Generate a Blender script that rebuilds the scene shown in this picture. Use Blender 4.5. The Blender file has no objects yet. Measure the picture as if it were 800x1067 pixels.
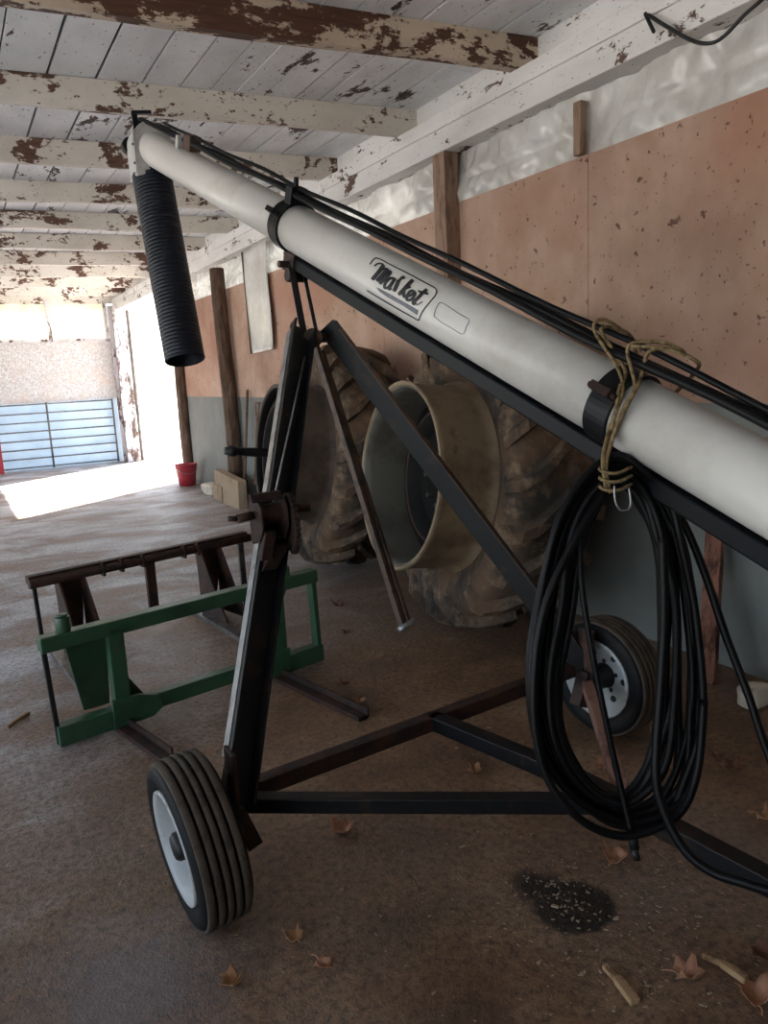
import bpy, math, random
from mathutils import Vector, Matrix
random.seed(7)
V = Vector
PI = math.pi
col = bpy.context.scene.collection

# ------------------------------------------------------------------ camera model (also used to place things)
F = 800.0
PX, PY = 400.0, 533.5
R = ((0.8694145884703928, -0.13075375382425927, 0.4764679729170919),
     (-0.4916249139234664, -0.13285706098369388, 0.8606125407850616),
     (-0.049226185761257146, -0.9824726241517573, -0.17978966996954565))
CAM = V((0, 0, 1.6))

def ray(x, y):
    a, b = (x - PX) / F, (y - PY) / F
    return V((R[0][0]*a + R[0][1]*b + R[0][2], R[1][0]*a + R[1][1]*b + R[1][2], R[2][0]*a + R[2][1]*b + R[2][2]))
def dep(x, y, t): return CAM + ray(x, y) * t
def fl(x, y, z=0.0):
    d = ray(x, y); return CAM + d * ((z - 1.6) / d.z)
def atX(x, y, X):
    d = ray(x, y); return CAM + d * (X / d.x)

# ------------------------------------------------------------------ mesh builder
def frame_of(d):
    d = d.normalized()
    up = V((0, 0, 1)) if abs(d.z) < 0.95 else V((0, 1, 0))
    s = d.cross(up).normalized()
    return d, s, s.cross(d).normalized()

class MB:
    def __init__(self): self.v = []; self.f = []; self.sm = []
    def face(self, idx, smooth=False): self.f.append(idx); self.sm.append(smooth)
    def hexa(self, p):            # 8 corners: bottom loop 0-3, top loop 4-7
        b = len(self.v); self.v += [V(q) for q in p]
        for q in ((0,3,2,1),(4,5,6,7),(0,1,5,4),(1,2,6,5),(2,3,7,6),(3,0,4,7)):
            self.face([b+i for i in q])
        return self
    def box(self, lo, hi):
        x0,y0,z0 = lo; x1,y1,z1 = hi
        return self.hexa([(x0,y0,z0),(x1,y0,z0),(x1,y1,z0),(x0,y1,z0),(x0,y0,z1),(x1,y0,z1),(x1,y1,z1),(x0,y1,z1)])
    def obox(self, c, ax, ay, az):   # centre and three half-vectors
        c=V(c); ax=V(ax); ay=V(ay); az=V(az)
        return self.hexa([c-ax-ay-az, c+ax-ay-az, c+ax+ay-az, c-ax+ay-az, c-ax-ay+az, c+ax-ay+az, c+ax+ay+az, c-ax+ay+az])
    def bar(self, a, b, w, h, side=None):   # rectangular bar a->b, w along side, h along the other
        a=V(a); b=V(b); d,s,u = frame_of(b-a)
        if side is not None:
            s = V(side); s = (s - d*s.dot(d)).normalized(); u = s.cross(d).normalized()
        s = s*(w/2); u = u*(h/2)
        return self.hexa([a-s-u, a+s-u, b+s-u, b-s-u, a-s+u, a+s+u, b+s+u, b-s+u])
    def channel(self, a, b, w, h, t, side):   # C section: web across side, two lips along the other axis
        a=V(a); b=V(b); d=(b-a).normalized(); s=V(side); s=(s-d*s.dot(d)).normalized(); u=s.cross(d).normalized()
        self.bar(a, b, w, t, s)
        for k in (-1, 1):
            o = s*(k*(w/2-t/2)) + u*(h/2)
            self.bar(a+o, b+o, t, h, s)
        return self
    def tube(self, pts, r, n=10, cap=True, closed=False):
        pts=[V(p) for p in pts]; rs = r if isinstance(r,(list,tuple)) else [r]*len(pts)
        m=len(pts); b=len(self.v)
        tang=[]
        for i in range(m):
            if closed: t = pts[(i+1)%m]-pts[i-1]
            else: t = pts[min(i+1,m-1)]-pts[max(i-1,0)]
            tang.append(t.normalized())
        _,s,_ = frame_of(tang[0])
        for i in range(m):
            s = (s - tang[i]*s.dot(tang[i])).normalized(); u = tang[i].cross(s)
            for k in range(n):
                a=2*PI*k/n; self.v.append(pts[i]+ (s*math.cos(a)+u*math.sin(a))*rs[i])
        for i in range(m if closed else m-1):
            j=(i+1)%m
            for k in range(n):
                l=(k+1)%n; self.face([b+i*n+k, b+i*n+l, b+j*n+l, b+j*n+k], True)
        if cap and not closed:
            self.face([b+k for k in range(n)][::-1]); self.face([b+(m-1)*n+k for k in range(n)])
        return self
    def cyl(self, a, b, r, n=20): return self.tube([a,b], r, n)
    def lathe(self, c, axis, prof, n=40, closed=False, sharp=()):   # prof: (w along axis, r)
        c=V(c); d,s,u=frame_of(V(axis)); b=len(self.v); m=len(prof)
        for (w,r) in prof:
            for k in range(n):
                a=2*PI*k/n; self.v.append(c+d*w+(s*math.cos(a)+u*math.sin(a))*r)
        for i in range(m if closed else m-1):
            j=(i+1)%m
            for k in range(n):
                l=(k+1)%n; self.face([b+i*n+k, b+j*n+k, b+j*n+l, b+i*n+l], i not in sharp)
        if not closed:
            if prof[0][1] > 1e-6: self.face([b+k for k in range(n)])
            if prof[-1][1] > 1e-6: self.face([b+(m-1)*n+k for k in range(n)][::-1])
        return self
    def prism(self, poly, ext):      # polygon of points extruded by the vector ext
        poly=[V(p) for p in poly]; e=V(ext); n=len(poly); b=len(self.v)
        self.v += poly + [p+e for p in poly]
        self.face([b+i for i in range(n)][::-1]); self.face([b+n+i for i in range(n)])
        for i in range(n):
            j=(i+1)%n; self.face([b+i, b+j, b+n+j, b+n+i])
        return self
    def grid(self, nu, nv, fn, thick=None, smooth=True):
        b=len(self.v)
        for i in range(nu+1):
            for j in range(nv+1): self.v.append(V(fn(i/nu, j/nv)))
        for i in range(nu):
            for j in range(nv):
                q=b+i*(nv+1)+j; self.face([q, q+1, q+nv+2, q+nv+1], smooth)
        return self

WORLD = {}
def obj(name, mb, m, parent=None, origin=None, bevel=0, solid=0, kind=None, recalc=True):
    o_ = V(origin) if origin is not None else (WORLD[parent] if parent is not None else None)
    if o_ is None:
        lo = V((min(p.x for p in mb.v), min(p.y for p in mb.v), min(p.z for p in mb.v)))
        hi = V((max(p.x for p in mb.v), max(p.y for p in mb.v), max(p.z for p in mb.v)))
        o_ = V(((lo.x+hi.x)/2, (lo.y+hi.y)/2, lo.z))
    me = bpy.data.meshes.new(name)
    me.from_pydata([tuple(p-o_) for p in mb.v], [], mb.f)
    me.polygons.foreach_set('use_smooth', mb.sm)
    if recalc:
        import bmesh
        bm=bmesh.new(); bm.from_mesh(me); bmesh.ops.recalc_face_normals(bm, faces=bm.faces); bm.to_mesh(me); bm.free()
    me.update()
    me.materials.append(m)
    o = bpy.data.objects.new(name, me); col.objects.link(o)
    if parent is not None:
        o.parent = parent; o.location = o_ - WORLD[parent]
    else: o.location = o_
    WORLD[o] = o_.copy()
    if solid:
        s = o.modifiers.new('thickness','SOLIDIFY'); s.thickness = solid; s.offset = 0
    if bevel:
        b = o.modifiers.new('bevel','BEVEL'); b.width = bevel; b.segments = 2; b.limit_method='ANGLE'; b.angle_limit=math.radians(40)
    if kind: o['kind'] = kind
    return o
def struct(name, mb, m, **k): return obj(name, mb, m, kind='structure', **k)
def thing(name, label, cat, loc, group=None):
    o = bpy.data.objects.new(name, None); col.objects.link(o); o.location = loc; o.empty_display_size=.1
    WORLD[o] = V(loc); return tag(o, label, cat, group)
def tag(o, label, cat=None, group=None):
    o['label'] = label
    if cat: o['category'] = cat
    if group: o['group'] = group
    return o
def spline(pts, n=8, closed=False):
    pts=[V(p) for p in pts]; m=len(pts); out=[]
    for i in range(m if closed else m-1):
        if closed: p0,p1,p2,p3 = pts[i-1],pts[i],pts[(i+1)%m],pts[(i+2)%m]
        else: p0,p1,p2,p3 = pts[max(i-1,0)],pts[i],pts[i+1],pts[min(i+2,m-1)]
        for k in range(n):
            t=k/n
            out.append(.5*((2*p1)+(p2-p0)*t+(2*p0-5*p1+4*p2-p3)*t*t+(3*p1-p0-3*p2+p3)*t**3))
    if not closed: out.append(pts[-1])
    return out

# ------------------------------------------------------------------ materials
def lin(h):
    h=h.lstrip('#'); c=[int(h[i:i+2],16)/255 for i in (0,2,4)]
    return tuple(x/12.92 if x<=.04045 else ((x+.055)/1.055)**2.4 for x in c)+(1,)
class NT:
    def __init__(self, name):
        self.m=bpy.data.materials.new(name); self.m.use_nodes=True; self.t=self.m.node_tree
        self.b=self.t.nodes['Principled BSDF']; self.out=self.t.nodes['Material Output']
        self.co=self.t.nodes.new('ShaderNodeTexCoord').outputs['Object']
    def n(self, typ, **kw):
        x=self.t.nodes.new(typ)
        for k,v in kw.items(): setattr(x,k,v)
        return x
    def l(self,a,b): self.t.links.new(a,b)
    def map(self, sc=(1,1,1), rot=(0,0,0), loc=(0,0,0), src=None):
        x=self.n('ShaderNodeMapping'); x.inputs['Scale'].default_value=sc; x.inputs['Rotation'].default_value=rot; x.inputs['Location'].default_value=loc
        self.l(src or self.co,x.inputs['Vector']); return x.outputs[0]
    def noise(self, scale, detail=6, rough=.6, vec=None, dist=0):
        x=self.n('ShaderNodeTexNoise'); x.inputs['Scale'].default_value=scale; x.inputs['Detail'].default_value=detail; x.inputs['Roughness'].default_value=rough; x.inputs['Distortion'].default_value=dist
        self.l(vec or self.co,x.inputs['Vector']); return x.outputs['Fac']
    def ramp(self, fac, stops, interp='LINEAR'):
        x=self.n('ShaderNodeValToRGB'); x.color_ramp.interpolation=interp; e=x.color_ramp.elements
        while len(e)<len(stops): e.new(.5)
        for q,(p,c) in zip(e,stops): q.position=p; q.color=c if isinstance(c,tuple) else ((c,c,c,1) if not isinstance(c,str) else lin(c))
        self.l(fac,x.inputs[0]); return x.outputs[0]
    def mix(self, fac, a, b, mode='MIX'):
        x=self.n('ShaderNodeMix', data_type='RGBA', blend_type=mode)
        for s,v in ((x.inputs[0],fac),(x.inputs[6],a),(x.inputs[7],b)):
            if isinstance(v,str): s.default_value=lin(v)
            elif isinstance(v,(int,float)): s.default_value=v
            elif isinstance(v,tuple): s.default_value=v
            else: self.l(v,s)
        return x.outputs[2]
    def math(self, op, a, b=0.0):
        x=self.n('ShaderNodeMath', operation=op)
        for s,v in zip(x.inputs,(a,b)):
            if isinstance(v,(int,float)): s.default_value=v
            else: self.l(v,s)
        return x.outputs[0]
    def bump(self, h, strength=.3, dist=.01):
        x=self.n('ShaderNodeBump'); x.inputs['Strength'].default_value=strength; x.inputs['Distance'].default_value=dist
        self.l(h,x.inputs['Height']); self.l(x.outputs[0],self.b.inputs['Normal'])
    def fin(self, colour, rough=.6, metal=0.0, spec=.5):
        if isinstance(colour,str): self.b.inputs['Base Color'].default_value=lin(colour)
        else: self.l(colour,self.b.inputs['Base Color'])
        if isinstance(rough,(int,float)): self.b.inputs['Roughness'].default_value=rough
        else: self.l(rough,self.b.inputs['Roughness'])
        self.b.inputs['Metallic'].default_value=metal
        self.b.inputs['Specular IOR Level'].default_value=spec
        return self.m

def worn(name, base, wear, scale=8, lo=.55, hi=.65, rough=.5, metal=0, bump=.15, spec=.5, sc=(1,1,1), wear2=None):
    k=NT(name); v=k.map(sc)
    a=k.noise(scale,8,.65,v); c=k.mix(k.ramp(a,[(lo,0),(hi,1)]), base, wear)
    if wear2: c=k.mix(k.ramp(k.noise(scale*2.3,6,.7,v),[(.6,0),(.72,1)]), c, wear2)
    c=k.mix(k.ramp(k.noise(scale*.35,3,.5,v),[(.3,.82),(.7,1.0)]), '#000000', c)
    k.bump(k.noise(scale*5,5,.6,v), bump, .004)
    return k.fin(c, rough, metal, spec)

def paint(name, white, under, scale, lo, hi, stretch, dirt='#8d8377', dirt_amt=.5):
    """old paint flaking off wood"""
    k=NT(name); oi=k.n('ShaderNodeObjectInfo'); va=k.n('ShaderNodeVectorMath',operation='ADD'); k.l(k.co,va.inputs[0]); k.l(k.math('MULTIPLY',oi.outputs['Random'],37.0),va.inputs[1]); k.co=va.outputs[0]; v=k.map(stretch)
    a=k.noise(scale,9,.68,v,.4); fine=k.noise(scale*7,4,.6,v)
    flake=k.ramp(k.math('ADD',k.math('MULTIPLY',a,.8),k.math('MULTIPLY',fine,.2)),[(lo,0),(hi,1)])
    grain=k.mix(k.noise(scale*3,5,.6,k.map((stretch[0]*.3,stretch[1]*4,stretch[2]*4))), under, '#2a1a12')
    base=k.mix(k.ramp(k.noise(scale*.6,5,.6,v),[(.4,0),(.75,dirt_amt)]), white, dirt)
    base=k.mix(k.ramp(k.noise(scale*14,3,.5,v),[(.66,0),(.72,.8)]), base, '#3a322c')
    k.bump(flake,-.35,.004)
    return k.fin(k.mix(flake,base,grain), .7)

M={}
M['joist']=paint('joist_paint','#dcd6cc','#7c5a48',2.0,.53,.55,(1.2,2,2),'#a89c8c',.5)
M['joist_bare']=paint('joist_bare_paint','#cdbca8','#69452f',2.4,.475,.50,(1.1,2,2),'#8f7c69',.6)
M['plate']=paint('plate_paint','#dad8d5','#6c4f40',3.4,.575,.60,(1.6,.8,1.6),'#a39b93',.45)
M['boards']=paint('board_paint','#eceef0','#554740',2.0,.575,.60,(2,.8,1),'#a5a4a3',.55)
M['corner']=paint('corner_paint','#cfcbd0','#7a6152',3.2,.52,.57,(2,2,.7))
M['black']=worn('black_paint','#121316','#2d221c',9,.55,.66,.45,0,.2,.22)
M['track']=worn('track_paint','#070a10','#101217',7,.55,.7,.42,0,.1,.14)
M['rusty']=worn('rusty_steel','#2b2120','#4a3024',12,.42,.62,.62,.2,.35,.4,(1,1,1),'#1a1514')
M['rust']=worn('rust','#38241f','#211817',20,.42,.6,.75,.1,.5,.3)
M['brownbar']=worn('brown_rod','#4f3b2e','#2a211d',12,.5,.65,.55,.2,.25)
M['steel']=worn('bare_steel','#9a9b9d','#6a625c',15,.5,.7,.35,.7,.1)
M['railtop']=worn('rail_steel','#6c6865','#463630',12,.5,.65,.45,.4,.2)
M['green']=worn('green_paint','#2e523b','#213f2e',6,.5,.65,.42,0,.15,.5,(1,1,1),'#46523f')
M['tube']=worn('tube_white','#d4d1cb','#bdb6aa',3,.5,.75,.36,0,.03,.5)
M['galv']=worn('spout_grey','#c4c4c1','#9d9b95',7,.5,.7,.42,.15,.05)
M['rim']=worn('rim_white','#a6a9aa','#8b8580',14,.57,.72,.4,0,.08)
M['rubber']=worn('small_tire_rubber','#101114','#221f1d',10,.5,.75,.62,0,.12,.2)
M['tread']=worn('dusty_tread','#4d443b','#2b2826',16,.5,.72,.8,0,.2,.2,(1,1,1),'#6a5c4e')
M['hose']=worn('hose_rubber','#050507','#0b0b0d',14,.5,.7,.48,0,.08,.2)
M['spout']=worn('spout_rubber','#0d1420','#141d2b',6,.5,.7,.45,0,.05,.3)
M['rope']=worn('rope_fibre','#8f7a58','#5f4f38',60,.45,.6,.9,0,.6,.2)
M['barrel']=worn('wheel_barrel','#8c7961','#66543f',3.5,.42,.62,.6,0,.12,.4,(1,1,1),'#5a4a3c')
M['barrelb']=worn('dark_barrel','#5a4d42','#3f352e',3.5,.42,.62,.65,0,.12,.3)
M['inside']=worn('barrel_inside','#625f57','#4b463f',4,.45,.65,.7,.05,.1)
M['disc']=worn('wheel_disc','#0d0c0c','#171412',5,.5,.7,.7,0,.15,.12)
M['dark']=worn('dark_steel','#151517','#221e1c',10,.5,.7,.55,.1,.2)
M['ink']=worn('ink','#16171b','#24252a',30,.6,.8,.5)
M['greyink']=worn('grey_ink','#5a5e66','#777b82',40,.5,.8,.5)
M['redpl']=worn('red_plastic','#b53640','#982b34',7,.5,.7,.5)
M['card']=worn('cardboard','#a5917b','#8a755f',6,.5,.7,.85,0,.05,.2)
M['stone']=worn('pale_stone','#d8cdbc','#a99c8b',12,.5,.7,.9,0,.5,.2)
M['handle']=worn('tool_wood','#7a5f4a','#4a382c',14,.5,.7,.7)
M['wire']=worn('cable','#141414','#222222',20,.5,.7,.5)
M['chip']=worn('chips','#b09e86','#6d5a46',50,.45,.6,.9)
M['stick']=worn('stick_wood','#a98a68','#7a5e45',30,.5,.65,.85,0,.3,.2)
M['pinksteel']=worn('faded_pink_steel','#8f6d60','#5a3f36',9,.5,.68,.75,0,.2,.2)
M['stud']=worn('stud_wood','#a08674','#6b5547',7,.45,.65,.85,0,.2,.2,(2,2,.5))
M['plank']=worn('plank_wood','#8a5f50','#4a2e28',10,.47,.6,.8,0,.3,.2,(2,2,.6),'#a08a74')
def post_mat():
    k=NT('post_wood'); v=k.map((5,5,.7))
    c=k.ramp(k.noise(4,8,.7,v),[(.3,'#33271f'),(.55,'#5f4c40'),(.75,'#8b786b')])
    k.bump(k.noise(10,6,.7,k.map((6,6,.5))),.5,.01); return k.fin(c,.85,0,.2)
M['post']=post_mat()
def leaf(nm,a,b):
    k=NT(nm); c=k.mix(k.noise(40,4,.6),a,b); k.bump(k.noise(90,3,.5),.3,.002); return k.fin(c,.75,0,.3)
M['leafa']=leaf('leaf_brown','#8a5d48','#b98a6c'); M['leafb']=leaf('leaf_tan','#b98f6c','#86603f'); M['leafc']=leaf('leaf_dark','#5e4032','#7d5745')

def tractor_rubber():
    k=NT('tractor_tire_rubber')
    a=k.noise(3.2,8,.65); b=k.noise(9,6,.7)
    c=k.mix(k.ramp(a,[(.38,0),(.62,1)]),'#35322f','#5f4b3b')
    c=k.mix(k.ramp(b,[(.5,0),(.7,.8)]),c,'#86705a')
    k.bump(k.noise(25,6,.7),.5,.008); return k.fin(c,.85,0,.2)
M['ttire']=tractor_rubber()

def floor_mat():
    k=NT('dirt_floor'); co=k.co
    big=k.noise(.55,6,.62); mid=k.noise(2.6,8,.7); fine=k.noise(38,6,.75); grit=k.noise(130,3,.6)
    c=k.ramp(mid,[(.28,'#4f3826'),(.46,'#7a5b41'),(.6,'#937457'),(.76,'#b19a82')])
    c=k.mix(k.ramp(big,[(.46,0),(.62,.75)]),c,'#8a7767')
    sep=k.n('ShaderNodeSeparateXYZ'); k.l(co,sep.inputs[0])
    dust_light=k.ramp(k.math('ADD',k.math('MULTIPLY',k.math('SUBTRACT',sep.outputs[1],k.math('MULTIPLY',sep.outputs[0],.9)),.16),k.math('MULTIPLY',mid,.5)),[(.60,0),(1.15,.92)])
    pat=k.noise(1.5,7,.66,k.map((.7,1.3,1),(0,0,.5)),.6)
    dust_light=k.math('MULTIPLY',dust_light,k.ramp(pat,[(.40,.25),(.56,1)]))
    c=k.mix(dust_light,c,k.mix(k.ramp(pat,[(.35,0),(.7,1)]),'#97949a','#cfd0d4'))                                   # bluish dusty patches; brighter light on the far-left floor painted in as paler tone
    c=k.mix(k.ramp(fine,[(.36,.7),(.55,0)]),c,'#33261f')
    c=k.mix(k.ramp(grit,[(.70,0),(.76,.6)]),c,'#c9bba8')
    # grey worn patch beside the wheel
    def blob(x,y,rx,ry,soft=.35,jit=.5):
        d=k.n('ShaderNodeVectorMath',operation='LENGTH')
        k.l(k.map((1/rx,1/ry,0),(0,0,0),(-x/rx,-y/ry,0)),d.inputs[0])
        v=k.math('ADD',d.outputs['Value'],k.math('MULTIPLY',k.math('SUBTRACT',k.noise(9,6,.65),.5),jit))
        return k.ramp(v,[(1-soft,1),(1.0,0)])
    c=k.mix(k.math('MULTIPLY',blob(.22,1.95,.36,.42,.8,1.2),.55),c,'#77777c')
    st=fl(598,945); st2=fl(560,930)
    oil=k.math('MAXIMUM',blob(st.x,st.y,.135,.12,.15,.6),blob(st2.x+.02,st2.y+.02,.09,.10,.5,1.0))
    oil=k.math('MULTIPLY',oil,k.ramp(grit,[(.6,1),(.68,.1)]))
    c=k.mix(k.math('MULTIPLY',oil,.92),c,'#14110f')
    c=k.mix(k.math('MULTIPLY',blob(1.0,1.75,.30,.16,.9,1.2),.45),c,'#2c221c')
    c=k.mix(k.math('MULTIPLY',blob(.85,1.35,.30,.2,.9,1.2),.35),c,'#33231b')
    h=k.math('ADD',k.math('MULTIPLY',mid,1.0),k.math('ADD',k.math('MULTIPLY',fine,.2),k.math('MULTIPLY',grit,.12)))
    k.bump(h,.9,.03)
    rough=k.ramp(mid,[(.3,.38),(.7,.7)])
    return k.fin(c,rough,0,.45)
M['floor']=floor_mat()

def pink_mat():
    k=NT('pink_plywood')
    a=k.noise(1.1,6,.6); b=k.noise(4,8,.7,k.map((1,1,.45))); s=k.noise(16,4,.6); s2=k.noise(45,2,.5)
    c=k.ramp(a,[(.3,'#b0907b'),(.5,'#bda08e'),(.7,'#aa8871')])
    c=k.mix(k.ramp(b,[(.45,0),(.75,.6)]),c,'#a98774')
    c=k.mix(k.ramp(k.noise(.7,3,.5,k.map((1,1,1),(0,0,0),(3,1,0))),[(.52,0),(.68,.45)]),c,'#a3614a')
    c=k.mix(k.ramp(k.noise(.45,5,.6,k.map((1,1,1),(0,0,0),(5,2,1))),[(.5,0),(.68,.6)]),c,'#7d5543')
    c=k.mix(k.ramp(s,[(.64,0),(.68,.75)]),c,'#4a2c22')
    c=k.mix(k.ramp(s2,[(.69,0),(.73,.6)]),c,'#3a221a')
    k.bump(b,.12,.006); return k.fin(c,.75,0,.25)
M['pink']=pink_mat()
def grey_mat():
    k=NT('grey_board'); a=k.noise(1.3,6,.6); b=k.noise(10,6,.7)
    c=k.ramp(a,[(.3,'#6c6e6b'),(.7,'#858784')]); c=k.mix(k.ramp(b,[(.6,0),(.75,.5)]),c,'#77706a')
    k.bump(b,.1,.004); return k.fin(c,.7,0,.3)
M['grey']=grey_mat()
def plastic_mat(nm,c1,c2,tr):
    k=NT(nm); c=k.mix(k.ramp(k.noise(2.4,6,.65),[(.35,0),(.7,1)]),c1,c2); k.fin(c,.22,0,.6)
    t=k.n('ShaderNodeBsdfTranslucent'); k.l(c,t.inputs['Color'])
    mx=k.n('ShaderNodeMixShader'); mx.inputs[0].default_value=tr
    k.l(k.b.outputs[0],mx.inputs[1]); k.l(t.outputs[0],mx.inputs[2]); k.l(mx.outputs[0],k.out.inputs['Surface'])
    return k.m
M['plastic']=plastic_mat('plastic_sheet','#dcdcd8','#b3aea6',.03)
M['curtain']=plastic_mat('back_plastic_sheet','#ece5cc','#ddd2b4',.10)
M['backlow']=plastic_mat('back_lower_panel','#c9d8e4','#b4c5d3',.22)
def osb():
    k=NT('mottled_board'); a=k.noise(38,5,.75); b=k.noise(2,5,.6)
    c=k.ramp(a,[(.36,'#a59a94'),(.5,'#bdb9b7'),(.6,'#d2d2d5')]); c=k.mix(k.ramp(b,[(.5,0),(.7,.5)]),c,'#c9b2a4')
    return k.fin(c,.8,0,.2)
M['osb']=osb()
def outside():
    k=NT('outside_gravel'); c=k.mix(k.noise(3,8,.7),'#cbc9c5','#a6a39e'); k.bump(k.noise(30,5,.7),.4,.03); return k.fin(c,.9,0,.2)
M['outside']=outside()
M['leftwall']=worn('old_boards','#8a8178','#6a5f55',2,.45,.6,.85,0,.2,.2,(1,.4,3))

# ------------------------------------------------------------------ setting
XW = 3.36          # inner face of the right wall
YB = 16.9          # inner face of the back wall
ZC = 3.53          # underside of the ceiling boards
D0, D1 = 12.5, 16.55
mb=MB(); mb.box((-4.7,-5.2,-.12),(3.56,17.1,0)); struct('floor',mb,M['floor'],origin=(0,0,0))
mb=MB(); mb.box((-80,-80,-.30),(120,120,-.13)); struct('ground_outside',mb,M['outside'],origin=(0,0,-.13))
# right wall: pink ply above grey board, plastic above that
mb=MB(); mb.box((XW,-5.2,0),(XW+.03,D0,1.363)); wl=struct('wall_right',mb,M['grey'],origin=(XW,0,0))
mb=MB()
ys=[-5.2,-1.45,1.0,3.45,5.89,8.33,10.77,D0]
for a,b in zip(ys,ys[1:]): mb.box((XW-.012,a+.002,1.363),(XW+.018,b-.002,2.755))
obj('plywood_lining',mb,M['pink'],wl)
def crinkle(y,z,amp=1.0):
    return amp*(.030*math.sin(6.1*y+9*z+1.7*math.sin(2.3*y))+.022*abs(math.sin(8*y-9*z+2*math.sin(3*z+y)))+.016*abs(math.sin(17*y+12*z+2*math.sin(4*y)))+.008*math.sin(37*y-20*z+3*math.sin(3*y)))
mb=MB()
mb.grid(900,20,lambda a,b:(XW+.03-crinkle(-5.2+a*(D0+5.2),2.70+b*.46)*math.sin(PI*min(1,b*2))*.9 if b<.5 else XW+.03-crinkle(-5.2+a*(D0+5.2),2.70+b*.46)*.9, -5.2+a*(D0+5.2), 2.70+b*.46))
obj('plastic_sheeting',mb,M['plastic'],wl,recalc=False)
mb=MB(); mb.box((XW+.10,-5.2,-.1),(XW+.13,5.4,3.7)); mb.box((XW+.10,5.4,-.1),(XW+.13,D0,2.72)); mb.box((XW+.10,5.4,3.2),(XW+.13,D0,3.7)); mb.box((XW+.10,D0,3.1),(XW+.13,17.1,3.7)); mb.box((XW+.1,D1+.12,-.1),(XW+.13,17.1,3.1))
struct('wall_outer',mb,M['leftwall'])
mb=MB(); mb.box((XW-.13,-5.2,3.09),(XW+.09,17.05,3.335)); mb.box((XW-.145,-5.2,3.235),(XW-.13,17.0,3.335))
struct('trim_1',mb,M['plate'],bevel=.006)
mb=MB(); mb.box((XW+.02,-5.2,3.335),(XW+.09,17.05,3.6)); struct('trim_2',mb,M['plate'])
# wall studs and poles
mb=MB(); mb.box((XW-.13,4.72,0),(XW-.013,4.87,3.09)); struct('trim_3',mb,M['stud'],bevel=.006)
mb=MB(); mb.box((XW-.06,3.46,2.755),(XW-.013,3.52,3.04)); struct('trim_4',mb,M['stud'],bevel=.004)
mb=MB(); mb.box((XW-.06,6.95,2.755),(XW-.013,7.05,3.09)); struct('trim_5',mb,M['post'],bevel=.004)
mb=MB(); mb.box((XW-.07,2.0,2.755),(XW-.013,2.06,3.09)); 
pts=[(3.24+.012*math.sin(z*2),9.95-.06*math.sin(z*1.1),z) for z in [i*.2 for i in range(16)]]
mb=MB(); mb.tube(pts,[.10-.008*(i/16) for i in range(16)],14); struct('trim_6',mb,M['post'])
pts=[(3.30,12.42+.03*math.sin(z*2),z) for z in [i*.2 for i in range(16)]]
mb=MB(); mb.tube(pts,.095,14); struct('trim_7',mb,M['post'])
# far door jamb and corner
mb=MB(); mb.box((3.17,16.55,0),(3.40,16.88,3.2)); mb.box((3.10,16.80,0),(3.17,16.9,3.2)); mb.box((3.13,16.52,0),(3.19,16.56,3.08)); struct('door_1',mb,M['corner'],bevel=.008)
# back wall
mb=MB(); mb.box((-4.7,YB,0),(3.1,YB+.03,1.33)); bw=struct('wall_back',mb,M['backlow'],origin=(0,YB,0))
mb=MB(); mb.box((-4.7,YB-.01,1.33),(3.1,YB+.03,2.53)); obj('mottled_lining',mb,M['osb'],bw)
mb=MB(); mb.grid(160,14,lambda a,b:(-4.7+a*7.8, YB+.01+.5*crinkle(a*6,b*1.2), 2.53+b*.75)); obj('sheet_curtain',mb,M['curtain'],bw,recalc=False)
mb=MB()
for x in (-3.2,-1.5,.2,1.93,3.02): mb.box((x,YB-.05,2.5),(x+.07,YB-.012,3.3))
mb.box((-4.7,YB-.03,2.51),(3.1,YB-.012,2.56)); obj('curtain_stud',mb,M['corner'],bw)
mb=MB(); mb.box((-4.7,YB-.02,3.24),(3.36,YB+.12,3.7)); struct('trim_8',mb,M['joist'])
# unseen left side: bays between posts widened for light; wall behind the camera
mb=MB()
mb.box((-4.8,-5.2,3.0),(-4.7,17.1,3.7)); mb.box((-4.8,-5.2,-.1),(-4.7,-4.0,3.0)); mb.box((-4.82,-1.0,-.1),(-4.66,-.82,3.0)); mb.box((-4.8,13.2,-.1),(-4.7,17.1,3.0))
for y in (3.6,8.4): mb.box((-4.82,y,-.1),(-4.66,y+.18,3.0))
struct('wall_left',mb,M['leftwall'])
mb=MB(); mb.box((-4.8,-5.3,-.1),(3.5,-5.2,3.7)); struct('wall_front',mb,M['leftwall'])
# ceiling boards
mb=MB(); x=-4.75; k=0
gaps=[.81,1.10,1.385,1.625,1.83,2.0,2.2,2.42,2.60,2.85,3.1,3.42]
edges=[-4.75+i*.278 for i in range(20)]
edges=[e for e in edges if e<.62]+gaps
random.seed(3)
for a,b in zip(edges,edges[1:]):
    g=random.choice((.005,.008,.013,.006)); z=ZC+random.uniform(0,.006); y=-5.2
    while y<17.1:
        y1=min(17.1,y+random.choice((4.16,5.55,2.78)))
        mb.box((a+g,y+.002,z),(b-g*.5,y1-.002,z+.022)); y=y1
struct('ceiling',mb,M['boards'],origin=(0,0,ZC))
mb=MB(); mb.box((-4.8,-5.3,ZC+.045),(3.56,17.1,ZC+.10)); struct('roof',mb,M['dark'],origin=(0,0,ZC))
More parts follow.
